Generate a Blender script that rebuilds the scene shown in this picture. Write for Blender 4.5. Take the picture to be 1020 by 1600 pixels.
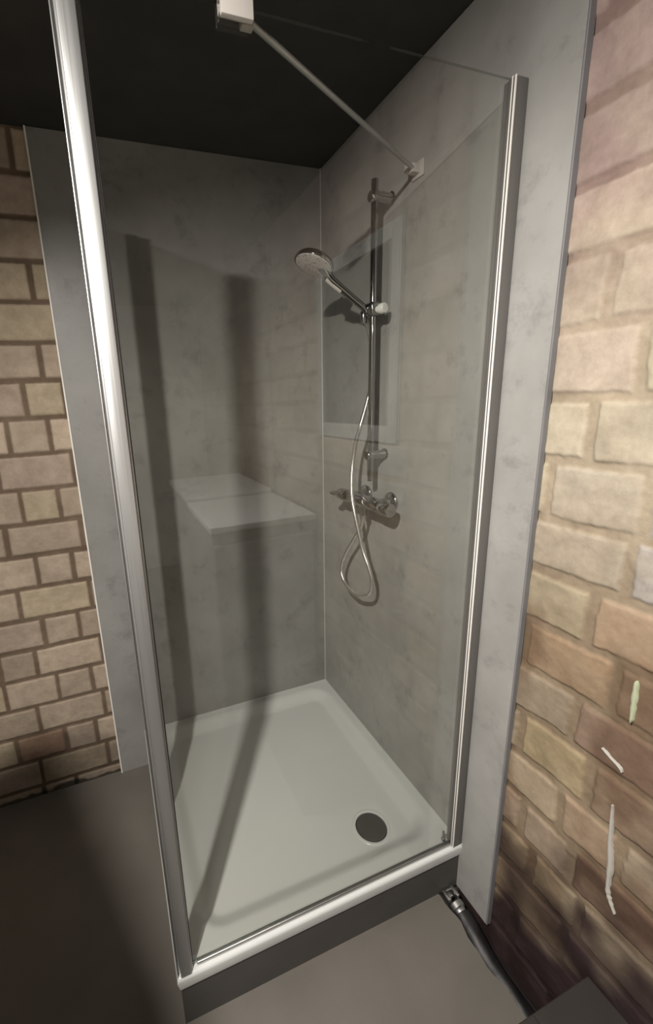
import bpy, bmesh, math, random
import numpy as np
from mathutils import Vector, Matrix, noise
random.seed(7); np.random.seed(7)
for o in list(bpy.data.objects): bpy.data.objects.remove(o)
SC = bpy.context.scene
COL = SC.collection

# ------------------------------------------------------------------ camera
def rot_axes(yaw, pitch, roll):
    cy, sy, cp, sp, cr, sr = math.cos(yaw), math.sin(yaw), math.cos(pitch), math.sin(pitch), math.cos(roll), math.sin(roll)
    fw = Vector((-sy*cp, cy*cp, sp)); rt = Vector((cy, sy, 0)); up = rt.cross(fw)
    return cr*rt + sr*up, -sr*rt + cr*up, fw
cam_d = bpy.data.cameras.new('camera'); cam = bpy.data.objects.new('camera', cam_d); COL.objects.link(cam)
r_, u_, f_ = rot_axes(-0.33628, -0.24441, -0.04720)
M = Matrix.Identity(4)
for i in range(3):
    M[i][0] = r_[i]; M[i][1] = u_[i]; M[i][2] = -f_[i]
M.translation = Vector((-0.8979, -1.6872, 1.5681))
cam.matrix_world = M
cam_d.sensor_fit = 'AUTO'; cam_d.sensor_width = 36.0
cam_d.lens = 665.07/1600*36
cam_d.shift_x = 103.5/1600; cam_d.shift_y = -7.54/1600
cam_d.clip_start = 0.01
SC.camera = cam

# ------------------------------------------------------------------ world, lights, exposure
w = bpy.data.worlds.new('world'); SC.world = w; w.use_nodes = True
w.node_tree.nodes['Background'].inputs[0].default_value = (0.30, 0.34, 0.42, 1)
w.node_tree.nodes['Background'].inputs[1].default_value = 0.01
SC.view_settings.view_transform = 'Standard'; SC.view_settings.look = 'None'
SC.view_settings.gamma = 1; SC.view_settings.use_curve_mapping = False
SC.view_settings.exposure = 0.0
LAMP = (-1.31, -1.60, 2.31)
LAMP_POWER = 50.0
def disk_lamp(loc, power, size, name, aim=(0, 0, -1), spread=180):
    l = bpy.data.lights.new(name, 'AREA'); l.shape = 'DISK'; l.size = size
    l.energy = power; l.color = (1.0, 0.95, 0.885); l.spread = math.radians(spread)
    o = bpy.data.objects.new(name, l); COL.objects.link(o); o.location = loc
    o.rotation_euler = Vector(aim).to_track_quat('-Z', 'Y').to_euler(); return o
disk_lamp(LAMP, LAMP_POWER, 0.055, 'lamp_light', (.34, .03, -.94), 160)
disk_lamp((-1.9, -3.1, 2.33), 22.0, 0.28, 'lamp_light')  # added fill lamp, unseen, lifts the shadows from behind

# ------------------------------------------------------------------ helpers
def srgb(r, g, b):
    f = lambda c: (c/255/12.92) if c/255 <= .04045 else ((c/255+.055)/1.055)**2.4
    return (f(r), f(g), f(b), 1)
def lin(c): return c
def new_mat(name):
    m = bpy.data.materials.new(name); m.use_nodes = True
    nt = m.node_tree; return m, nt, nt.nodes['Principled BSDF']
def simple(name, col, rough=.5, metal=0, bump=0, bscale=60, var=0, vscale=8, spec=None):
    m, nt, b = new_mat(name)
    b.inputs['Base Color'].default_value = col; b.inputs['Roughness'].default_value = rough
    b.inputs['Metallic'].default_value = metal
    if spec is not None: b.inputs['Specular IOR Level'].default_value = spec
    tc = nt.nodes.new('ShaderNodeTexCoord')
    if var:
        n = nt.nodes.new('ShaderNodeTexNoise'); n.inputs['Scale'].default_value = vscale; n.inputs['Detail'].default_value = 6
        nt.links.new(tc.outputs['Object'], n.inputs['Vector'])
        r = nt.nodes.new('ShaderNodeValToRGB'); nt.links.new(n.outputs['Fac'], r.inputs['Fac'])
        r.color_ramp.elements[0].position = .3; r.color_ramp.elements[1].position = .7
        r.color_ramp.elements[0].color = tuple(c*(1-var) for c in col[:3])+(1,)
        r.color_ramp.elements[1].color = tuple(min(1, c*(1+var)) for c in col[:3])+(1,)
        nt.links.new(r.outputs['Color'], b.inputs['Base Color'])
    if bump:
        n = nt.nodes.new('ShaderNodeTexNoise'); n.inputs['Scale'].default_value = bscale; n.inputs['Detail'].default_value = 5
        nt.links.new(tc.outputs['Object'], n.inputs['Vector'])
        bp = nt.nodes.new('ShaderNodeBump'); bp.inputs['Strength'].default_value = bump; bp.inputs['Distance'].default_value = .002
        nt.links.new(n.outputs['Fac'], bp.inputs['Height']); nt.links.new(bp.outputs['Normal'], b.inputs['Normal'])
    return m
def brushed(name, col, rough, axis=2, metal=1.0):
    m, nt, b = new_mat(name)
    b.inputs['Base Color'].default_value = col; b.inputs['Metallic'].default_value = metal
    tc = nt.nodes.new('ShaderNodeTexCoord'); mp = nt.nodes.new('ShaderNodeMapping')
    sc = [300, 300, 300]; sc[axis] = 3; mp.inputs['Scale'].default_value = sc
    n = nt.nodes.new('ShaderNodeTexNoise'); n.inputs['Scale'].default_value = 1; n.inputs['Detail'].default_value = 2
    nt.links.new(tc.outputs['Object'], mp.inputs[0]); nt.links.new(mp.outputs[0], n.inputs['Vector'])
    mr = nt.nodes.new('ShaderNodeMapRange'); mr.inputs['To Min'].default_value = rough*.8; mr.inputs['To Max'].default_value = rough*1.25
    nt.links.new(n.outputs['Fac'], mr.inputs['Value']); nt.links.new(mr.outputs[0], b.inputs['Roughness'])
    return m
def glass_mat(name, tint):
    m = bpy.data.materials.new(name); m.use_nodes = True; nt = m.node_tree; nt.nodes.clear()
    out = nt.nodes.new('ShaderNodeOutputMaterial'); mix = nt.nodes.new('ShaderNodeMixShader')
    t = nt.nodes.new('ShaderNodeBsdfTransparent'); t.inputs[0].default_value = tint
    g = nt.nodes.new('ShaderNodeBsdfGlossy'); g.inputs['Roughness'].default_value = 0.0; g.inputs[0].default_value = (1, 1, 1, 1)
    fr = nt.nodes.new('ShaderNodeFresnel'); ge = nt.nodes.new('ShaderNodeNewGeometry')
    mr = nt.nodes.new('ShaderNodeMapRange'); mr.inputs['To Min'].default_value = 1.5; mr.inputs['To Max'].default_value = 1/1.5   # same pane face seen from inside the glass
    nt.links.new(ge.outputs['Backfacing'], mr.inputs['Value']); nt.links.new(mr.outputs[0], fr.inputs['IOR'])
    nt.links.new(fr.outputs[0], mix.inputs[0]); nt.links.new(t.outputs[0], mix.inputs[1]); nt.links.new(g.outputs[0], mix.inputs[2])
    nt.links.new(mix.outputs[0], out.inputs[0]); return m
def panel_mat(name, offs, gain=1.0):
    m, nt, b = new_mat(name)
    tc = nt.nodes.new('ShaderNodeTexCoord'); mp = nt.nodes.new('ShaderNodeMapping'); mp.inputs['Location'].default_value = offs
    nt.links.new(tc.outputs['Object'], mp.inputs[0])
    def nz(s, d=6, r=.6):
        n = nt.nodes.new('ShaderNodeTexNoise'); n.inputs['Scale'].default_value = s; n.inputs['Detail'].default_value = d
        n.inputs['Roughness'].default_value = r; nt.links.new(mp.outputs[0], n.inputs['Vector']); return n
    n1 = nz(2.6, 5, .62); n2 = nz(12, 8, .7); n3 = nz(28, 6, .7)
    r1 = nt.nodes.new('ShaderNodeValToRGB'); nt.links.new(n1.outputs['Fac'], r1.inputs['Fac'])
    r1.color_ramp.elements[0].position = .3; r1.color_ramp.elements[0].color = (.215*gain, .210*gain, .198*gain, 1)
    r1.color_ramp.elements[1].position = .7; r1.color_ramp.elements[1].color = (.305*gain, .298*gain, .286*gain, 1)
    r2 = nt.nodes.new('ShaderNodeValToRGB'); nt.links.new(n2.outputs['Fac'], r2.inputs['Fac'])
    r2.color_ramp.elements[0].position = .30; r2.color_ramp.elements[0].color = (.70, .70, .71, 1)
    r2.color_ramp.elements[1].position = .46; r2.color_ramp.elements[1].color = (1, 1, 1, 1)
    mx = nt.nodes.new('ShaderNodeMix'); mx.data_type = 'RGBA'; mx.blend_type = 'MULTIPLY'; mx.inputs[0].default_value = .8
    nt.links.new(r1.outputs[0], mx.inputs[6]); nt.links.new(r2.outputs[0], mx.inputs[7])
    nt.links.new(mx.outputs[2], b.inputs['Base Color'])
    mr = nt.nodes.new('ShaderNodeMapRange'); mr.inputs['To Min'].default_value = .30; mr.inputs['To Max'].default_value = .46; b.inputs['Specular IOR Level'].default_value = .38
    nt.links.new(n3.outputs['Fac'], mr.inputs['Value']); nt.links.new(mr.outputs[0], b.inputs['Roughness'])
    bp = nt.nodes.new('ShaderNodeBump'); bp.inputs['Strength'].default_value = .10; bp.inputs['Distance'].default_value = .002
    nt.links.new(n2.outputs['Fac'], bp.inputs['Height']); nt.links.new(bp.outputs['Normal'], b.inputs['Normal'])
    return m
def brick_mat(name, rough=.9):
    m, nt, b = new_mat(name)
    at = nt.nodes.new('ShaderNodeVertexColor'); at.layer_name = 'Col'
    tc = nt.nodes.new('ShaderNodeTexCoord')
    n = nt.nodes.new('ShaderNodeTexNoise'); n.inputs['Scale'].default_value = 26; n.inputs['Detail'].default_value = 8; n.inputs['Roughness'].default_value = .7
    nt.links.new(tc.outputs['Object'], n.inputs['Vector'])
    r = nt.nodes.new('ShaderNodeValToRGB'); nt.links.new(n.outputs['Fac'], r.inputs['Fac'])
    r.color_ramp.elements[0].position = .28; r.color_ramp.elements[0].color = (.78, .76, .74, 1)
    r.color_ramp.elements[1].position = .62; r.color_ramp.elements[1].color = (1.05, 1.05, 1.05, 1)
    mx = nt.nodes.new('ShaderNodeMix'); mx.data_type = 'RGBA'; mx.blend_type = 'MULTIPLY'; mx.inputs[0].default_value = 1
    nt.links.new(at.outputs[0], mx.inputs[6]); nt.links.new(r.outputs[0], mx.inputs[7]); nt.links.new(mx.outputs[2], b.inputs['Base Color'])
    b.inputs['Roughness'].default_value = rough; b.inputs['Specular IOR Level'].default_value = .25
    n2 = nt.nodes.new('ShaderNodeTexNoise'); n2.inputs['Scale'].default_value = 160; n2.inputs['Detail'].default_value = 4
    nt.links.new(tc.outputs['Object'], n2.inputs['Vector'])
    bp = nt.nodes.new('ShaderNodeBump'); bp.inputs['Strength'].default_value = .35; bp.inputs['Distance'].default_value = .0015
    nt.links.new(n2.outputs['Fac'], bp.inputs['Height']); nt.links.new(bp.outputs['Normal'], b.inputs['Normal'])
    return m

MAT = dict(
    chrome=simple('chrome', (.45, .45, .445, 1), .10, 1),
    alu=brushed('brushed_aluminium', (.47, .47, .465, 1), .42, metal=.88),
    alu_dark=brushed('satin_aluminium', (.42, .41, .40, 1), .38), profile=simple('grey_profile_paint', (.145, .137, .130, 1), .5, var=.04),
    black=simple('black_rubber', (.012, .012, .012, 1), .6, bump=.3),
    enamel=simple('white_enamel', (.60, .61, .60, 1), .22, var=.02, vscale=3),
    plinth=simple('grey_apron_paint', (.065, .06, .055, 1), .6, bump=.15, var=.08),
    caulk=simple('pale_silicone', (.55, .55, .53, 1), .4, bump=.1),
    trim=simple('pale_edge_trim', (.86, .83, .78, 1), .4, var=.04),
    edge=simple('panel_edge', (.19, .19, .20, 1), .45, var=.1),
    floor=simple('screed_floor', (.125, .113, .097, 1), .55, bump=.25, bscale=45, var=.10, vscale=5),
    ceiling=simple('dark_ceiling', (.04, .04, .036, 1), .85, bump=.25, var=.15),
    plaster=simple('white_plaster', (.62, .60, .57, 1), .85, bump=.3, var=.06),
    frame=simple('white_window_frame', (.50, .50, .49, 1), .35, var=.02),
    night=simple('dark_night_glass', (.010, .012, .017, 1), .05, var=.1),
    cabfront=simple('grey_cabinet_front', (.30, .30, .30, 1), .4, var=.03),
    cabinet=simple('white_cabinet_lacquer', (.80, .80, .80, 1), .35, var=.02),
    wood=simple('grey_cabinet_board', (.14, .12, .10, 1), .6, var=.2),
    face=simple('grey_spray_face', (.50, .47, .44, 1), .5),
    coverm=simple('drain_cover_satin', (.055, .055, .053, 1), .30, metal=.2, var=.05),
    knob=simple('pale_satin_knob', (.78, .77, .74, 1), .3),
    box=simple('brown_cardboard', (.022, .018, .015, 1), .85, bump=.3, var=.15),
    cream=simple('green_white_paint', (.40, .43, .29, 1), .7),
    white=simple('white_plaster_drip', (.42, .40, .36, 1), .8, bump=.3),
    wrap=simple('black_pipe_wrap', (.008, .007, .007, 1), .5, bump=1.0, bscale=28, var=.3),
    dirt=simple('dark_soil', (.008, .007, .006, 1), .95, bump=.6),
    glass=glass_mat('clear_shower_glass', (.965, .97, .955, 1)),
    glassedge=glass_mat('glass_polished_edge', (.55, .60, .56, 1)),
)
# hose: fine spiral winding
def hose_mat():
    m, nt, b = new_mat('chrome_hose_winding'); b.inputs['Base Color'].default_value = (.86, .85, .83, 1)
    b.inputs['Metallic'].default_value = 1; b.inputs['Roughness'].default_value = .30
    tc = nt.nodes.new('ShaderNodeTexCoord'); n = nt.nodes.new('ShaderNodeTexWave'); n.inputs['Scale'].default_value = 120
    n.bands_direction = 'Z'
    nt.links.new(tc.outputs['Object'], n.inputs['Vector'])
    bp = nt.nodes.new('ShaderNodeBump'); bp.inputs['Strength'].default_value = .3; bp.inputs['Distance'].default_value = .0008
    nt.links.new(n.outputs['Fac'], bp.inputs['Height']); nt.links.new(bp.outputs['Normal'], b.inputs['Normal']); return m
MAT['hose'] = hose_mat()
# spray face with nozzle dots
def face_mat():
    m, nt, b = new_mat('spray_face_nozzles')
    tc = nt.nodes.new('ShaderNodeTexCoord'); v = nt.nodes.new('ShaderNodeTexVoronoi'); v.inputs['Scale'].default_value = 95
    nt.links.new(tc.outputs['Object'], v.inputs['Vector'])
    r = nt.nodes.new('ShaderNodeValToRGB'); nt.links.new(v.outputs['Distance'], r.inputs['Fac'])
    r.color_ramp.elements[0].position = .18; r.color_ramp.elements[0].color = (.30, .28, .27, 1)
    r.color_ramp.elements[1].position = .35; r.color_ramp.elements[1].color = (.62, .59, .57, 1)
    nt.links.new(r.outputs[0], b.inputs['Base Color']); b.inputs['Roughness'].default_value = .4; return m
MAT['nozzle'] = face_mat()
MAT['bulb'] = simple('lit_lamp_lens', (.9, .85, .75, 1), .4)
_b = MAT['bulb'].node_tree.nodes['Principled BSDF']; _b.inputs['Emission Color'].default_value = (1, .92, .82, 1); _b.inputs['Emission Strength'].default_value = 30

def obj(name, bm, m, parent=None, smooth=None):
    me = bpy.data.meshes.new(name); bmesh.ops.recalc_face_normals(bm, faces=bm.faces); bm.to_mesh(me); bm.free()
    ms = m if isinstance(m, (list, tuple)) else [m]
    for x in ms: me.materials.append(MAT[x] if isinstance(x, str) else x)
    if smooth is not None:
        me.shade_smooth()
        me.set_sharp_from_angle(angle=math.radians(smooth))
    o = bpy.data.objects.new(name, me); COL.objects.link(o)
    if parent:
        o.parent = parent; o.matrix_parent_inverse = parent.matrix_basis.inverted()
    return o
def tag(o, label, cat, group=None):
    o['label'] = label; o['category'] = cat
    if group: o['group'] = group
    return o
def thing(name, label, cat, loc=(0, 0, 0), group=None):
    o = bpy.data.objects.new(name, None); COL.objects.link(o); o.location = loc; o.empty_display_size = .05
    o.matrix_basis  # keep
    return tag(o, label, cat, group)
def struct(o): o['kind'] = 'structure'; return o
def bx(bm, x0, x1, y0, y1, z0, z1, bev=0, seg=2, mi=0):
    r = bmesh.ops.create_cube(bm, size=1)
    vs = r['verts']
    for v in vs: v.co = Vector(((x0+x1)/2+v.co.x*(x1-x0), (y0+y1)/2+v.co.y*(y1-y0), (z0+z1)/2+v.co.z*(z1-z0)))
    fs = {f for v in vs for f in v.link_faces}
    for f in fs: f.material_index = mi
    if bev:
        es = {e for v in vs for e in v.link_edges}
        bmesh.ops.bevel(bm, geom=list(es), offset=bev, segments=seg, affect='EDGES', profile=.5)
    return bm
def box(*a, **k): return bx(bmesh.new(), *a, **k)
def revolve(bm, prof, p0, axis, seg=32):
    """prof: list of (distance along axis, radius)"""
    a = Vector(axis).normalized(); t = a.orthogonal().normalized(); b = a.cross(t); p0 = Vector(p0)
    rings = []
    for s, r in prof:
        if r <= 1e-6: rings.append([bm.verts.new(p0+a*s)])
        else: rings.append([bm.verts.new(p0+a*s+(t*math.cos(2*math.pi*i/seg)+b*math.sin(2*math.pi*i/seg))*r) for i in range(seg)])
    for A, B in zip(rings, rings[1:]):
        for i in range(seg):
            j = (i+1) % seg
            if len(A) == 1 and len(B) == 1: continue
            if len(A) == 1: bm.faces.new((A[0], B[i], B[j]))
            elif len(B) == 1: bm.faces.new((A[i], B[0], A[j]))
            else: bm.faces.new((A[i], B[i], B[j], A[j]))
    return bm
def cyl(p0, p1, r, bev=.001, seg=32, bm=None):
    bm = bm or bmesh.new(); p0 = Vector(p0); p1 = Vector(p1); L = (p1-p0).length
    return revolve(bm, [(0, 0), (0, r-bev), (bev*.3, r-bev*.3), (bev, r), (L-bev, r), (L-bev*.3, r-bev*.3), (L, r-bev), (L, 0)], p0, p1-p0, seg)
def catmull(pts, n=8):
    P = [Vector(p) for p in pts]; P = [P[0]*2-P[1]]+P+[P[-1]*2-P[-2]]; out = []
    for i in range(1, len(P)-2):
        for k in range(n):
            t = k/n; a, b, c, d = P[i-1], P[i], P[i+1], P[i+2]
            out.append(.5*((2*b)+(c-a)*t+(2*a-5*b+4*c-d)*t*t+(-a+3*b-3*c+d)*t**3))
    out.append(P[-2]); return out
def tube(pts, r, seg=12, bm=None):
    bm = bm or bmesh.new(); n = len(pts); rad = r if callable(r) else (lambda t: r)
    up = Vector((1, 0, 0)); rings = []
    for i, p in enumerate(pts):
        d = (pts[min(i+1, n-1)]-pts[max(i-1, 0)]).normalized()
        s = (up-d*up.dot(d))
        s = s.normalized() if s.length > 1e-4 else d.orthogonal().normalized(); up = s
        b = d.cross(s); R = rad(i/(n-1))
        rings.append([bm.verts.new(p+(s*math.cos(2*math.pi*k/seg)+b*math.sin(2*math.pi*k/seg))*R) for k in range(seg)])
    for A, B in zip(rings, rings[1:]):
        for k in range(seg): bm.faces.new((A[k], A[(k+1) % seg], B[(k+1) % seg], B[k]))
    bm.faces.new(rings[0]); bm.faces.new(list(reversed(rings[-1]))); return bm

H = 2.4193   # ceiling height
T = 0.179    # tray rim height

# ------------------------------------------------------------------ brick walls (relief in the mesh itself)
def smooth(t): t = np.clip(t, 0, 1); return t*t*(3-2*t)
def vnoise(U, V, s, seed):
    """smooth value noise on numpy arrays"""
    rs = np.random.RandomState(seed); G = rs.rand(512, 512)
    a = U*s+100; b = V*s+100; i = np.floor(a).astype(int); j = np.floor(b).astype(int)
    fa = smooth(a-i); fb = smooth(b-j); i %= 511; j %= 511
    return (G[i, j]*(1-fa)+G[i+1, j]*fa)*(1-fb)+(G[i, j+1]*(1-fa)+G[i+1, j+1]*fa)*fb
def brick_wall(name, us, zs, courses, place, cols, mortar, mw, relief, slop, seed, darkbricks=(), hole=None, stain_shade=None):
    """us: horizontal grid, zs: vertical grid; courses: list of (z0, z1, joints); place(u, z, h) -> xyz"""
    U, Z = np.meshgrid(us, zs, indexing='ij')
    Un = U+(vnoise(U, Z, 11, seed)-.5)*slop*.010+(vnoise(U, Z, 70, seed+1)-.5)*slop*.004
    Zn = Z+(vnoise(U, Z, 9, seed+2)-.5)*slop*.009+(vnoise(U, Z, 80, seed+3)-.5)*slop*.004
    D = np.full(U.shape, -1.0); C = np.zeros(U.shape+(3,)); C[:] = mortar
    tone = np.ones(U.shape)
    rs = random.Random(seed)
    for (z0, z1, js) in courses:
        js = sorted(js)
        for a, b in zip(js, js[1:]):
            m2 = mw*(1+rs.uniform(-.2, .35))/2
            ins = np.minimum(np.minimum(Un-a, b-Un), np.minimum(Zn-z0, z1-Zn))-m2
            # rounded corners
            dx = np.minimum(Un-a, b-Un)-m2; dz = np.minimum(Zn-z0, z1-Zn)-m2; rr = .005
            corner = (dx < rr) & (dz < rr) & (dx > -.02) & (dz > -.02)
            ins = np.where(corner, rr-np.sqrt(np.maximum(rr-dx, 0)**2+np.maximum(rr-dz, 0)**2), ins)
            sel = ins > D
            D = np.where(sel, ins, D)
            c = np.array(rs.choice(cols)); k = rs.uniform(.86, 1.1); c = c*k
            for (du0, du1, dz0, dz1, dc) in darkbricks:
                if du0 <= (a+b)/2 <= du1 and dz0 <= (z0+z1)/2 <= dz1: c = np.array(dc)
            h2 = rs.uniform(-.0018, .0018)
            msk = ins > -.004
            wgt = smooth((ins+.001)/.005)[..., None]
            C = np.where(msk[..., None], C*(1-wgt)+c*wgt, C)
            tone = np.where(ins > 0, 1+h2*100, tone)
    hgt = smooth((D+.001)/.008)*relief*(.8+.2*tone)
    smear = smooth((vnoise(U, Z, 7, seed+5)*.6+vnoise(U, Z, 22, seed+6)*.4-.52)/.12)*min(1, slop*.55)
    hgt = hgt*(1-smear*.75)+smear*relief*.8
    C = C*(1-.55*smear[..., None])+(np.array(mortar)*.45+np.array(cols[0])*.62)*.55*smear[..., None]
    hgt += (vnoise(U, Z, 30, seed+7)-.5)*.0022*(.4+slop)+(vnoise(U, Z, 110, seed+8)-.5)*.0009
    big = vnoise(U, Z, 9, seed+9)*.6+vnoise(U, Z, 24, seed+10)*.4
    C *= (.86+.28*big)[..., None]
    if stain_shade is not None: C *= stain_shade(U, Z)
    nu, nz = U.shape
    P = place(U, Z, hgt)
    verts = np.stack(P, -1).reshape(-1, 3)
    ii, jj = np.meshgrid(np.arange(nu-1), np.arange(nz-1), indexing='ij')
    q = np.stack([ii*nz+jj, (ii+1)*nz+jj, (ii+1)*nz+jj+1, ii*nz+jj+1], -1).reshape(-1, 4)
    if hole:
        uc = (us[:-1]+us[1:])/2; zc = (zs[:-1]+zs[1:])/2; UC, ZC = np.meshgrid(uc, zc, indexing='ij')
        keep = ~((UC > hole[0]) & (UC < hole[1]) & (ZC > hole[2]) & (ZC < hole[3])).reshape(-1); q = q[keep]
    me = bpy.data.meshes.new(name)
    me.vertices.add(len(verts)); me.vertices.foreach_set('co', verts.astype(np.float32).ravel())
    me.loops.add(q.size); me.loops.foreach_set('vertex_index', q.astype(np.int32).ravel())
    me.polygons.add(len(q)); me.polygons.foreach_set('loop_start', np.arange(0, q.size, 4, dtype=np.int32))
    me.polygons.foreach_set('use_smooth', np.ones(len(q), bool))
    me.update(calc_edges=True); me.validate()
    ca = me.color_attributes.new('Col', 'FLOAT_COLOR', 'POINT')
    ca.data.foreach_set('color', np.concatenate([np.clip(C, 0, 1).reshape(-1, 3), np.ones((nu*nz, 1))], 1).astype(np.float32).ravel())
    me.materials.append(brick_mat(name+'_bricks'))
    o = bpy.data.objects.new(name, me); COL.objects.link(o); return struct(o)
def grid(parts):
    a = [np.arange(s, e, st) for s, e, st in parts]; return np.concatenate(a+[np.array([parts[-1][1]])])
def fill(js, lo, hi, off):
    js = list(js); x = min(js)
    k = 0
    while x > lo: x -= (.25, .125, .25, .25, .125)[(k+off) % 5]; js.append(x); k += 1
    x = max(j for j in js)
    if hi > x: js.append(x+.25 if x+.25 > hi else hi+.05)
    return js
LJ = {18: [-1.064], 17: [-1.19], 16: [-1.31], 15: [-1.067], 14: [-1.26], 13: [-1.074], 12: [-1.144, -1.016], 11: [-1.215, -1.085],
      10: [-1.024, -1.27], 9: [-1.215, -1.09], 8: [-1.283, -1.028], 7: [-1.203, -1.078], 6: [-1.283, -1.033], 5: [-1.218, -1.09],
      4: [-1.265, -1.02], 3: [-1.39, -1.204, -1.076], 2: [-1.292, -1.044], 1: [-1.391, -1.209, -1.09], 0: [-1.32, -1.06], -1: [-1.2]}
lc = []
for n in range(-1, 19):
    z0 = .046+.125*n
    js = LJ.get(n, [-1.1]); js = fill(js, -2.6, -.7, n+20); lc.append((z0, z0+.125, js))
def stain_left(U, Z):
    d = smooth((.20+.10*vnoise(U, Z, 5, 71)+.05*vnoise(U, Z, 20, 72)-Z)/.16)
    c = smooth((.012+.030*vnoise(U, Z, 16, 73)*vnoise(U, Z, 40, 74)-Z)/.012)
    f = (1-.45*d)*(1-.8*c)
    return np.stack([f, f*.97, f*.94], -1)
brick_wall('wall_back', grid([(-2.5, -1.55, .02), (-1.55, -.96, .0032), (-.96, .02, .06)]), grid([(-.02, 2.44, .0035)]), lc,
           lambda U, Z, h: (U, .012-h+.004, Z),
           [(.46, .385, .31), (.43, .36, .29), (.45, .385, .285), (.44, .36, .30), (.41, .345, .275)], (.155, .115, .083), .013, .005, .32, 11, stain_shade=stain_left,
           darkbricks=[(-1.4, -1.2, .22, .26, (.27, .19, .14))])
RZ = [2.44, 2.32, 2.192, 2.061, 1.932, 1.811, 1.677, 1.545, 1.41, 1.28, 1.157, 1.023, .895, .770, .640, .520, .400, .278, .155, .03, -.10]
RJ = {0: [-1.1], 1: [-1.04], 2: [-1.26], 3: [-1.17], 4: [-1.30], 5: [-1.099], 6: [-1.167], 7: [-1.102], 8: [-1.026, -1.211], 9: [-1.201], 10: [-1.149],
      11: [-1.014, -1.21], 12: [-1.149], 13: [-1.03, -1.2], 14: [-1.148], 15: [-1.185, -1.06], 16: [-1.10], 17: [-1.2], 18: [-1.08], 19: [-1.2]}
rc = []
for n in range(20):
    rc.append((RZ[n+1], RZ[n], fill(RJ[n], -4.4, -.8, n)))
def stain_shade_right(U, Z):
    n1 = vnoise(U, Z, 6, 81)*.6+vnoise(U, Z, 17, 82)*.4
    d = smooth((.30+.50*n1-.35*np.clip(U+1.25, 0, .3)-Z)/.30)  # damp blotches at the base, deepened by shade put into the colour
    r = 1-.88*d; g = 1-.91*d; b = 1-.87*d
    # broad smears on the faces, with shade below and above put into the colour
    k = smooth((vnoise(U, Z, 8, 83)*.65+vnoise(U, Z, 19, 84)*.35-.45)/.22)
    low = smooth((1.42-Z)/.45)  # shade toward the floor, put into the brick colour
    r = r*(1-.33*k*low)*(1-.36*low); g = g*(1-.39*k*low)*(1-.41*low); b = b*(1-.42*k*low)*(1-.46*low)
    up = smooth((Z-1.55)/.5)  # lamp falloff toward the ceiling, put into the brick colour
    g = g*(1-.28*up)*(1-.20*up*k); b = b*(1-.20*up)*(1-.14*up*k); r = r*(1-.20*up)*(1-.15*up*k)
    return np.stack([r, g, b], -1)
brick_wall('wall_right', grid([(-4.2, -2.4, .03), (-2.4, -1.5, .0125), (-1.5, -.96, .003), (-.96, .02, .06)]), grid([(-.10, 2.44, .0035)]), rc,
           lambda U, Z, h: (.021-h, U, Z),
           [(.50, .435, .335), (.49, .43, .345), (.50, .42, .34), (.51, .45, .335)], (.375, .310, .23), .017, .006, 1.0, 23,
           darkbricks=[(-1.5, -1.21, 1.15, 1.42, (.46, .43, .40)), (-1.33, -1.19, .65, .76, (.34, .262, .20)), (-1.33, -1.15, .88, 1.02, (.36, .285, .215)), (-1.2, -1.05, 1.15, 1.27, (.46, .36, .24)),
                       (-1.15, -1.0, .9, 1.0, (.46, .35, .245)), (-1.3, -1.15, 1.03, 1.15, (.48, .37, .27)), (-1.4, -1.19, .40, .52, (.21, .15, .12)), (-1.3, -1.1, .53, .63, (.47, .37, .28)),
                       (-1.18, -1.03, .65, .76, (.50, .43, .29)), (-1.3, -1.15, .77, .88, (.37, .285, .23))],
           hole=(-1.82, -1.27, 1.42, 2.08), stain_shade=stain_shade_right)

# ------------------------------------------------------------------ floor, ceiling, remaining walls
fl = bmesh.new()
def edge_y(t): return t
fx = -.072
vs_t = [(-2.5, -4.2), (fx, -4.2)]
n = 40
for i in range(n+1):
    y = -4.2+(4.2-.885)*i/n
ypts = list(np.linspace(-1.7, -.885, 46))
outline = [(-2.5, .012), (-2.5, -4.2), (0.016, -4.2), (0.016, -1.72), (fx, -1.70)]
outline += [(fx+.005*math.sin(y*31)+.003*math.sin(y*77+1), y) for y in ypts[1:]]
outline += [(0.016, -.885), (0.016, .012)]
top = [fl.verts.new((x, y, 0)) for x, y in outline]; bot = [fl.verts.new((x, y, -.09)) for x, y in outline]
fl.faces.new(top); fl.faces.new(list(reversed(bot)))
for i in range(len(top)):
    j = (i+1) % len(top); fl.faces.new((top[i], bot[i], bot[j], top[j]))
struct(obj('floor', fl, 'floor'))
struct(obj('trim_1', box(-.10, .02, -1.75, -.80, -.11, -.088), 'dirt'))       # soil at the bottom of the open joint
struct(obj('ceiling', box(-2.5, .02, -4.2, .012, H, H+.05), 'ceiling'))
struct(obj('wall_left', box(-2.55, -2.5, -4.2, .012, -.02, H+.02), 'plaster'))
struct(obj('wall_front', box(-2.5, .016, -4.25, -4.2, -.02, H+.02), 'plaster'))

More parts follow.
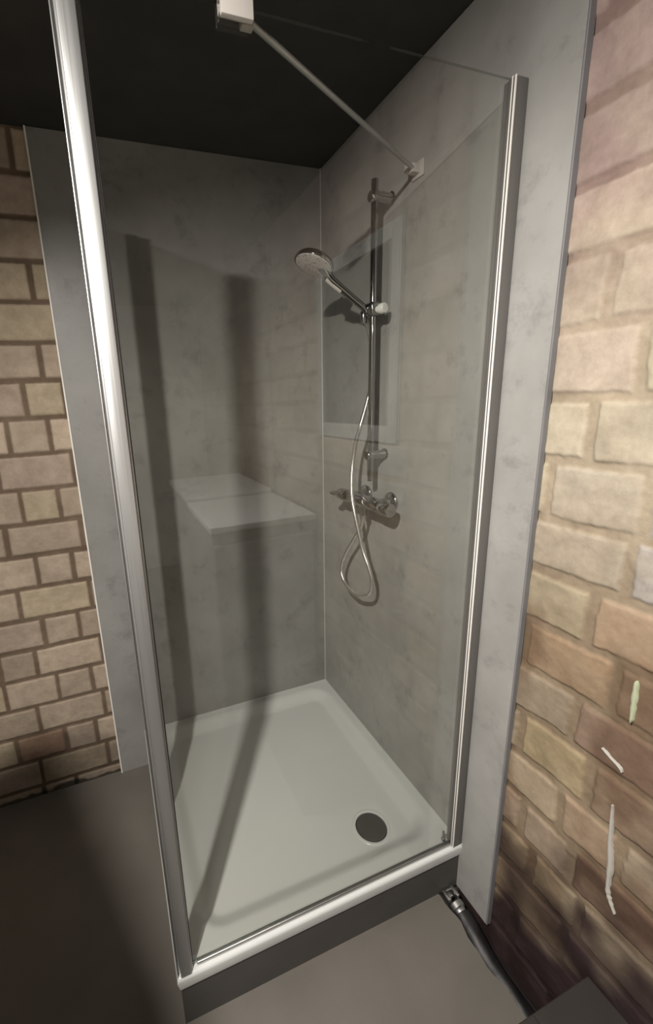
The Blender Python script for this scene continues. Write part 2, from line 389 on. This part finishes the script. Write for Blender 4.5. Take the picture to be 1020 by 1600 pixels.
# window in the right wall, beyond the frame edge (mirrored by the front glass)
wf = bmesh.new()
y0, y1, z0, z1 = -1.82, -1.27, 1.42, 2.08
for a in ((y0, y0+.05, z0, z1), (y1-.05, y1, z0, z1), (y0+.05, y1-.05, z0, z0+.045), (y0+.05, y1-.05, z1-.045, z1)):
    bx(wf, .004, .05, a[0], a[1], a[2], a[3], bev=.004)
win = struct(obj('window_1', box(.022, .028, y0+.04, y1-.04, z0+.04, z1-.04), 'night'))
obj('window_frame', wf, 'frame', win)
obj('window_sill', box(.004, .075, y0, y1, z0-.012, z0+.004, bev=.003), 'frame', win)
rv = bmesh.new()
for a in ((y0-.004, y0, z0, z1), (y1, y1+.004, z0, z1), (y0, y1, z1, z1+.004)): bx(rv, .008, .09, *a)
obj('window_reveal', rv, 'plaster', win)

# ------------------------------------------------------------------ wall panels
p = thing('wall_panel', 'dark grey concrete-look panel on the back wall behind the shower', 'wall panel', (-.505, 0, 0))
obj('board', box(-1.012, .0, .0, .010, .0, H-.002), panel_mat('grey_panel_back', (3.1, 1.7, .4), 1.08), p)
obj('edge_trim', box(-1.0175, -1.012, -.004, .012, .0, H-.002, bev=.0008), 'trim', p)
obj('corner_seal', box(-.0045, -.0005, -.0045, -.0005, T, H-.002, bev=.001), 'caulk', p)
p = thing('wall_panel', 'grey concrete-look panel on the right wall carrying the shower rail and mixer', 'wall panel', (0, -.505, 0))
pm = panel_mat('grey_panel_right', (7.3, 4.2, 2.9), 1.30)
obj('board', box(.0, .016, -1.006, .0, .0, H-.002), pm, p)
obj('edge_trim', box(-.0005, .016, -1.0105, -1.006, .0, H-.002, bev=.0015), 'edge', p)

# ------------------------------------------------------------------ shower tray
tray = thing('shower_tray', 'white square shower tray with round drain beneath the glass cubicle', 'shower tray', (-.45, -.45, T-.045))
N = 120
us = np.linspace(-.9, 0, N+1); ys = np.linspace(-.9, 0, N+1)
def tz(x, y):
    # signed distance inside a rounded rectangle (basin outline)
    x0, x1, yy0, yy1, R = -.835, -.035, -.835, -.035, .09
    cx, cy = (x0+x1)/2, (yy0+yy1)/2; hx, hy = (x1-x0)/2-R, (yy1-yy0)/2-R
    qx, qy = abs(x-cx)-hx, abs(y-cy)-hy
    d = math.hypot(max(qx, 0), max(qy, 0))+min(max(qx, qy), 0)-R
    t = min(max((-d+.004)/.060, 0), 1); t = t*t*(3-2*t)
    z = T-.030*t
    if d < 0:
        r = math.hypot(x+.213, y+.718); z -= .007*t*max(0, 1-r/.75)
    e = min(x+.9, y+.9, 1)
    if e < .010: z -= .010-math.sqrt(max(.010**2-(.010-e)**2, 0))
    return z
bm = bmesh.new()
xs_ = sorted(set([-.9, -.8985, -.896, -.893, -.890]+list(np.linspace(-.885, 0, N))))
V = [[bm.verts.new((x, y, tz(x, y))) for y in xs_] for x in xs_]
DR = (-.213, -.718); 
for i in range(len(xs_)-1):
    for j in range(len(xs_)-1):
        cxm, cym = (xs_[i]+xs_[i+1])/2, (xs_[j]+xs_[j+1])/2
        if math.hypot(cxm-DR[0], cym-DR[1]) < .0575: continue
        bm.faces.new((V[i][j], V[i+1][j], V[i+1][j+1], V[i][j+1]))
zb = T-.045
m_ = len(xs_)
B0 = [bm.verts.new((max(x, -.894), -.894, zb)) for x in xs_]; B1 = [bm.verts.new((-.894, max(y, -.894), zb)) for y in xs_]
for i in range(m_-1):
    bm.faces.new((V[i][0], B0[i], B0[i+1], V[i+1][0])); bm.faces.new((V[0][i], V[0][i+1], B1[i+1], B1[i]))
for a in ((-.894, 0, -.894, -.86), (-.894, -.86, -.86, 0)):
    v = [bm.verts.new((a[0], a[2], zb)), bm.verts.new((a[1], a[2], zb)), bm.verts.new((a[1], a[3], zb)), bm.verts.new((a[0], a[3], zb))]; bm.faces.new(v)
obj('basin', bm, 'enamel', tray, smooth=50)
zd = tz(DR[0]+.06, DR[1])
bm = bmesh.new(); revolve(bm, [(-.02, .052), (.0, .0525), (.0012, .0555), (.0018, .060), (.0005, .0635), (-.0035, .066)], (DR[0], DR[1], zd), (0, 0, 1), 64)
obj('drain_ring', bm, 'enamel', tray, smooth=60)
bm = bmesh.new(); revolve(bm, [(-.03, 0), (-.03, .052)], (DR[0], DR[1], zd), (0, 0, 1), 48); obj('drain_sump', bm, 'black', tray)
bm = bmesh.new(); revolve(bm, [(-.008, 0), (-.008, .0475), (-.001, .0497), (.0012, .0490), (.0020, .0470), (.0020, 0)], (DR[0], DR[1], zd), (0, 0, 1), 64)
obj('drain_cover', bm, 'coverm', tray, smooth=40)
obj('wall_seal', bx(box(-.9, -.001, -.004, -.0008, T-.001, T+.003), -.004, -.0008, -.9, -.001, T-.001, T+.003), 'caulk', tray)

bm = box(-.892, -.001, -.890, -.878, .0, T-.046); bx(bm, -.892, -.884, -.8779, -.001, .0, T-.046)
tag(obj('tray_apron', bm, 'plinth'), 'dark grey skirting apron closing the gap under the white shower tray', 'apron')

# ------------------------------------------------------------------ glass enclosure
GZ = T+2.0
enc = thing('shower_enclosure', 'glass shower cubicle with aluminium corner post on the white tray', 'shower enclosure', (-.86, -.87, T))
def pane(name, a, edges):
    bm = bmesh.new(); x0, x1, y0, y1, z0, z1 = a
    bx(bm, *a)
    for f in bm.faces:
        n = f.normal if f.normal.length else Vector((0, 0, 1))
        f.normal_update(); n = f.normal
        thin = 'x' if (x1-x0) < (y1-y0) else 'y'
        f.material_index = 0 if (abs(n.x) > .5 if thin == 'x' else abs(n.y) > .5) else 1
    return obj(name, bm, ['glass', 'glassedge'], enc)
pane('front_glass', (-.860, -.018, -.885, -.879, T+.012, GZ), 0)
pane('side_glass', (-.888, -.882, -.862, -.452, T+.016, GZ), 0)
pane('side_glass', (-.888, -.882, -.408, -.028, T+.016, GZ), 0)
# corner post: rounded extrusion with grooves, seen as bright face with two fine ribs
bm = bmesh.new()
bx(bm, -.889, -.862, -.898, -.862, T, GZ+.004, bev=.0025, seg=2)
bx(bm, -.8955, -.8865, -.886, -.866, T, GZ+.002, bev=.001, seg=2)
bx(bm, -.8975, -.8955, -.893, -.866, T, GZ+.002, bev=.0006)
bx(bm, -.8625, -.8575, -.890, -.870, T, GZ+.002, bev=.0015)
post = obj('corner_post', bm, 'alu', enc, smooth=35)
obj('post_gasket', box(-.8577, -.8553, -.887, -.877, T+.012, GZ, bev=.0006), 'black', enc)
# middle profile pair where the side door meets the fixed light
bm = bmesh.new()
bx(bm, -.894, -.872, -.452, -.432, T+.004, GZ+.002, bev=.003)
bx(bm, -.896, -.868, -.428, -.408, T+.004, GZ+.006, bev=.003)
obj('door_profile', bm, 'alu', enc, smooth=35)
bm = bmesh.new()
bx(bm, -.872, -.846, -.446, -.434, T+.004, GZ+.002, bev=.002); bx(bm, -.868, -.838, -.425, -.413, T+.004, GZ-.004, bev=.002)
obj('door_grip_strip', bm, 'alu', enc, smooth=35)
obj('wall_profile', bx(box(-.896, -.870, -.030, -.0008, T+.003, GZ, bev=.002), -.892, -.876, -.038, -.030, T+.003, GZ, bev=.001), 'alu_dark', enc, smooth=35)
obj('wall_profile', box(-.034, -.0008, -.897, -.867, T+.002, GZ, bev=.002), 'profile', enc, smooth=35)
obj('glass_edge_bead', bx(box(-.0368, -.0341, -.8985, -.8945, T+.004, GZ, bev=.0006), -.0385, -.0372, -.8925, -.8895, T+.004, GZ, bev=.0004), 'trim', enc, smooth=35)
obj('bottom_seal', box(-.846, -.036, -.888, -.876, T+.0005, T+.012, bev=.002), 'alu_dark', enc, smooth=35)
obj('bottom_seal', box(-.894, -.876, -.862, -.030, T+.0005, T+.016, bev=.002), 'alu_dark', enc, smooth=35)
bm = cyl((-.048, -.868, T+.012), (-.048, -.868, T+.040), .0035); cyl((-.048, -.868, T+.006), (-.048, -.868, T+.014), .006, bm=bm)
obj('corner_clip', bm, 'alu_dark', enc, smooth=40)
# stabiliser bar
sb = obj('stabilizer_bar', cyl((-.585, -.862, GZ-.001), (-.014, -.567, 2.163), .0055), 'alu', enc, smooth=40)
cl = bmesh.new(); bx(cl, -.647, -.593, -.897, -.887, GZ-.022, GZ+.012, bev=.002); bx(cl, -.645, -.595, -.877, -.866, GZ-.008, GZ+.012, bev=.002)
bx(cl, -.647, -.593, -.888, -.876, GZ+.003, GZ+.012, bev=.001); bx(cl, -.604, -.582, -.868, -.853, GZ-.010, GZ+.010, bev=.002)
obj('glass_clamp', cl, 'face', sb, smooth=35)
wb = bmesh.new(); bx(wb, -.005, -.0008, -.592, -.546, 2.142, 2.182, bev=.0015); bx(wb, -.030, -.004, -.578, -.556, 2.152, 2.174, bev=.002)
bx(wb, -.036, -.029, -.564, -.552, 2.156, 2.186, bev=.0015)
obj('wall_bracket', wb, 'face', sb, smooth=35)

# ------------------------------------------------------------------ slide rail
RX, RY = -.060, -.450
sr_ = thing('shower_rail', 'vertical chrome slide rail on the right wall panel above the mixer', 'shower rail', (RX, RY, 1.285))
obj('rail_tube', cyl((RX, RY, 1.283), (RX, RY, 2.185), .0105, bev=.0015), 'chrome', sr_, smooth=40)
for zz in (2.140, 1.372):
    bm = bmesh.new(); revolve(bm, [(0, 0), (0, .0185), (.004, .019), (.006, .0150), (.045, .0135), (.050, .0165), (.072, .0165), (.075, .014), (.075, 0)], (-.0008, RY, zz), (-1, 0, 0), 32)
    obj('wall_mount', bm, 'chrome', sr_, smooth=40)
bm = bmesh.new(); bx(bm, RX-.020, RX+.016, RY-.024, RY+.024, 1.810, 1.850, bev=.008, seg=3)
revolve(bm, [(0, .010), (.014, .011), (.016, .009)], (RX-.01, RY+.01, 1.832), (-.7, .45, .28), 24)
sl = obj('slider', bm, 'chrome', sr_, smooth=50)
bm = bmesh.new(); revolve(bm, [(0, .011), (.012, .0115), (.014, .0155), (.028, .0155), (.031, .013), (.0318, 0)], (RX+.003, RY-.020, 1.826), (.25, -1, 0), 32)
obj('clamp_knob', bm, 'knob', sl, smooth=40)

# ------------------------------------------------------------------ hand shower
hs = thing('hand_shower', 'round chrome hand shower tilted down in its holder on the rail', 'hand shower', (-.085, -.437, 1.838))
hc = Vector((-.232, -.388, 1.966)); hb = Vector((-.083, -.437, 1.836))
nrm = Vector((-.42, -.06, -.90)).normalized()      # spray direction
ax = (hc-hb); 
bm = bmesh.new()
neck = [hb+Vector((.010, .002, -.016)), hb, hb.lerp(hc, .25), hb.lerp(hc, .5), hb.lerp(hc, .66), hb.lerp(hc, .80)-nrm*.010, hc-nrm*.020]
tube(catmull(neck, 6), lambda t: .0105+.004*abs(t-.15)+.006*max(0, t-.75)*4*.7, 20, bm)
obj('handle', bm, 'chrome', hs, smooth=60)
bm = bmesh.new(); revolve(bm, [(-.027, 0), (-.026, .024), (-.022, .045), (-.014, .058), (-.006, .0625), (0, .0635), (.003, .0625), (.0035, .059), (.001, .0585), (.001, 0)], hc, nrm, 48)
obj('head_shell', bm, 'chrome', hs, smooth=50)
bm = bmesh.new(); revolve(bm, [(.0012, .0588), (.0045, .0575), (.0060, .052), (.0068, 0)], hc, nrm, 48)
obj('spray_face', bm, 'nozzle', hs, smooth=50)
bm = tube(catmull([hb.lerp(hc, .45)+nrm*.009, hb.lerp(hc, .58)+nrm*.010, hb.lerp(hc, .74)+nrm*.010], 5), .0075, 14)
obj('grip_inlay', bm, 'face', hs, smooth=60)

# ------------------------------------------------------------------ hose
def C3(y, z, x): return Vector((x, y, z))
hp = [C3(-.430, 1.822, -.080), C3(-.418, 1.77, -.052), C3(-.410, 1.70, -.032), C3(-.411, 1.62, -.033), C3(-.425, 1.545, -.060), C3(-.426, 1.472, -.085), C3(-.399, 1.416, -.085),
      C3(-.384, 1.347, -.087), C3(-.389, 1.279, -.095), C3(-.410, 1.224, -.106), C3(-.428, 1.17, -.106), C3(-.442, 1.102, -.098), C3(-.455, 1.035, -.088), C3(-.478, .983, -.080),
      C3(-.490, .927, -.072), C3(-.472, .872, -.068), C3(-.415, .838, -.066), C3(-.358, .826, -.066), C3(-.290, .842, -.064), C3(-.262, .887, -.062), C3(-.290, .961, -.060), C3(-.350, 1.041, -.060),
      C3(-.400, 1.103, -.062), C3(-.419, 1.150, -.064), C3(-.420, 1.176, -.064)]
hose = thing('shower_hose', 'silver shower hose looping from the hand shower down to the mixer', 'shower hose', tuple(hp[-1]))
obj('hose_tube', tube(catmull(hp, 10), .0072, 14), 'hose', hose, smooth=80)
obj('hose_nut', cyl(hp[-1]+Vector((0, 0, -.022)), hp[-1]+Vector((0, 0, .012)), .0105), 'chrome', hose, smooth=40)
obj('hose_nut', cyl(hp[0]+Vector((0, 0, -.030)), hp[0]+Vector((0, 0, .006)), .0105), 'chrome', hose, smooth=40)

# ------------------------------------------------------------------ thermostatic mixer
mx = thing('shower_mixer', 'chrome bar mixer tap on the right wall below the slide rail', 'mixer tap', (-.066, -.420, 1.204))
MX, MZ = -.066, 1.205
bm = bmesh.new(); revolve(bm, [(0, 0), (0, .019), (.002, .0205), (.20, .0205), (.202, .019), (.202, 0)], (MX, -.521, MZ), (0, 1, 0), 40)
bx(bm, MX-.016, MX+.016, -.510, -.330, MZ+.010, MZ+.0225, bev=.004)
revolve(bm, [(0, .014), (.020, .0135), (.022, .011), (.022, 0)], (MX, -.420, MZ-.012), (0, 0, -1), 24)
obj('mixer_body', bm, 'chrome', mx, smooth=40)
bm = bmesh.new(); revolve(bm, [(0, .0195), (.004, .0225), (.050, .0225), (.056, .0205), (.058, 0)], (MX, -.5225, MZ), (0, -1, 0), 40)
bx(bm, MX-.006, MX+.006, -.562, -.540, MZ+.018, MZ+.029, bev=.002)
obj('temperature_knob', bm, 'chrome', mx, smooth=40)
bm = bmesh.new(); revolve(bm, [(0, .0195), (.004, .0225), (.050, .0225), (.056, .0205), (.058, 0)], (MX, -.3175, MZ), (0, 1, 0), 40)
bx(bm, MX-.052, MX-.016, -.300, -.262, MZ+.004, MZ+.013, bev=.003)
obj('flow_knob', bm, 'chrome', mx, smooth=40)
for yy in (-.345, -.495):
    bm = bmesh.new(); revolve(bm, [(0, 0), (0, .033), (.003, .0345), (.008, .033), (.014, .022), (.016, .0155), (.050, .0150), (.055, .013)], (-.0008, yy, MZ+.006), (-1, 0, 0), 40)
    obj('wall_rosette', bm, 'chrome', mx, smooth=50)

# ------------------------------------------------------------------ pipe lying in the floor joint at the right wall
pp = thing('waste_pipe', 'black wrapped pipe lying in the open floor joint along the right wall', 'pipe', (-.036, -.93, -.03))
pts = [Vector((-.040+.004*math.sin(y*19), y, -.022-.040*min(1, (-.955-y)/.20)+.003*math.sin(y*43))) for y in np.linspace(-.955, -1.66, 26)]
bm = tube(pts, .030, 22)
for v in bm.verts:
    n_ = noise.noise(v.co*45); v.co += Vector((.0, 0, 1))*n_*.005+Vector((1, 0, 0))*noise.noise(v.co*60+Vector((3, 1, 2)))*.004
obj('pipe_sleeve', bm, 'wrap', pp, smooth=80)
bm = bmesh.new(); revolve(bm, [(0, 0), (0, .020), (.004, .024), (.018, .024), (.022, .020), (.030, .0185)], (-.040, -.925, -.008), (0, -1, -.15), 28)
obj('pipe_collar', bm, 'alu_dark', pp, smooth=40)
bm = box(-.064, -.052, -.925, -.893, -.006, .016, bev=.003); bx(bm, -.034, -.024, -.928, -.893, -.004, .022, bev=.003); bx(bm, -.064, -.024, -.900, -.892, -.004, .012, bev=.002)
bx(bm, -.050, -.038, -.916, -.902, -.002, .010, bev=.002)
obj('pipe_clip', bm, 'alu_dark', pp, smooth=40)
# box at the right wall
cb = thing('cardboard_box', 'low dark brown cardboard box on the floor against the right wall', 'box', (-.19, -1.50, 0))
obj('box_body', box(-.36, -.010, -1.72, -1.275, .001, .250, bev=.002), 'box', cb)
bm = bx(box(-.357, -.187, -1.717, -1.278, .2505, .2545, bev=.001), -.184, -.013, -1.717, -1.278, .2505, .2545, bev=.001)
obj('lid_flaps', bm, 'box', cb)

# paint and plaster marks stuck on the right brick wall
def streak(name, m, pts, wd, label):
    P = catmull([Vector((.0130, y, z)) for y, z in pts], 6); bm = bmesh.new(); L = []; R_ = []; n_ = len(P)
    rr = random.Random(len(name)*3+int(wd*1e4))
    rings = []
    for i, q in enumerate(P):
        d = (P[min(i+1, n_-1)]-P[max(i-1, 0)]).normalized(); s = d.cross(Vector((1, 0, 0)))
        wv = wd*(.6+.5*rr.random())*min(1, .3+4*min(i, n_-1-i)/n_)
        rings.append([bm.verts.new(q+s*wv*k+Vector((-h, 0, 0))) for k, h in ((-1, -.004), (-.7, .0035), (0, .0050), (.7, .0035), (1, -.004))])
    for A, B in zip(rings, rings[1:]):
        for k in range(4): bm.faces.new((A[k], A[k+1], B[k+1], B[k]))
    for A in (rings[0], rings[-1]): bm.faces.new(A)
    tag(obj(name, bm, m, smooth=80), label, 'wall mark')
streak('paint_mark', 'cream', [(-1.250, 1.006), (-1.252, .965), (-1.254, .915)], .0068, 'pale green vertical paint streak on the right brick wall')
streak('plaster_drip', 'white', [(-1.214, .820), (-1.228, .812), (-1.248, .803), (-1.256, .795)], .0035, 'short slanting white plaster fleck on the right brick wall')
streak('plaster_drip', 'white', [(-1.250, .705), (-1.254, .66), (-1.258, .610), (-1.265, .56), (-1.269, .50), (-1.276, .475), (-1.290, .452)], .0058, 'long white plaster drip running down the lower right brick wall')

# ------------------------------------------------------------------ ceiling spotlight bodies (the second added for fill)
def spot(loc, label):
    t = thing('ceiling_spotlight', label, 'ceiling lamp', (loc[0], loc[1], H))  # also the body of the added fill lamp
    bm = bmesh.new(); revolve(bm, [(0, 0), (0, .050), (.004, .052), (H-loc[2]-.008, .052), (H-loc[2]-.004, .050), (H-loc[2]-.004, .040), (H-loc[2]-.014, .038), (H-loc[2]-.014, 0)], (loc[0], loc[1], H-.0005), (0, 0, -1), 40)
    obj('housing', bm, 'alu', t, smooth=40)
    bm = bmesh.new(); revolve(bm, [(0, .036), (.003, .034), (.004, 0)], (loc[0], loc[1], loc[2]+.013), (0, 0, -1), 32)
    obj('lens', bm, 'bulb', t, smooth=40)
spot(LAMP, 'round surface ceiling spotlight nearest the shower cubicle')
spot((-1.9, -3.1, 2.33), 'added unseen fill lamp on the ceiling deeper in the room behind the viewer')  # body of the added fill lamp

# ------------------------------------------------------------------ furniture outside the frame (cabinets mirrored in the glass, cupboard added to shade the floor)
def cab(x0, x1, y0, y1, z1, label, slot, face):
    t = thing('white_cabinet', label, 'cabinet', ((x0+x1)/2, (y0+y1)/2, 0))
    obj('carcass', box(x0+.01, x1-.01, y0+.01, y1-.018, .0, z1-.03, bev=.003), 'cabfront', t)
    obj('cabinet_top', box(x0, x1, y0, y1, z1-.028, z1, bev=.003), 'cabinet', t)
    obj('cabinet_door', box(x0+.014, x1-.014, y1-.017, y1-.002, .06, z1-.09, bev=.002), 'cabfront', t)
    obj('recess_grip', box(x0+.05, x1-.22, y1-.017, y1-.006, z1-.085, z1-.040, bev=.002), 'alu_dark', t)
cab(-.52, -.003, -3.08, -2.42, 1.057, 'white cabinet standing farther back along the right wall', 1, 1)
cab(-.52, -.003, -2.40, -1.84, 1.035, 'white cabinet standing nearer along the right wall', 1, 1)
tc_ = thing('shade_cupboard', 'added tall brown board cupboard, unseen, shading the floor left of the shower', 'cupboard', (-1.205, -1.456, 0))
tc_.rotation_euler = (0, 0, math.radians(19.5))  # added light blocker, turned so its shadow falls on the left floor
def loc(o): o.matrix_parent_inverse = Matrix.Identity(4); return o
loc(obj('carcass', box(-.56, .0, .0, .282, .0, 1.80, bev=.003), 'wood', tc_))  # body of the added shade cupboard
loc(obj('shade_cupboard_door', box(-.556, -.283, -.018, -.001, .05, 1.78, bev=.002), 'wood', tc_))
loc(obj('shade_cupboard_door', box(-.277, -.004, -.018, -.001, .05, 1.78, bev=.002), 'wood', tc_))
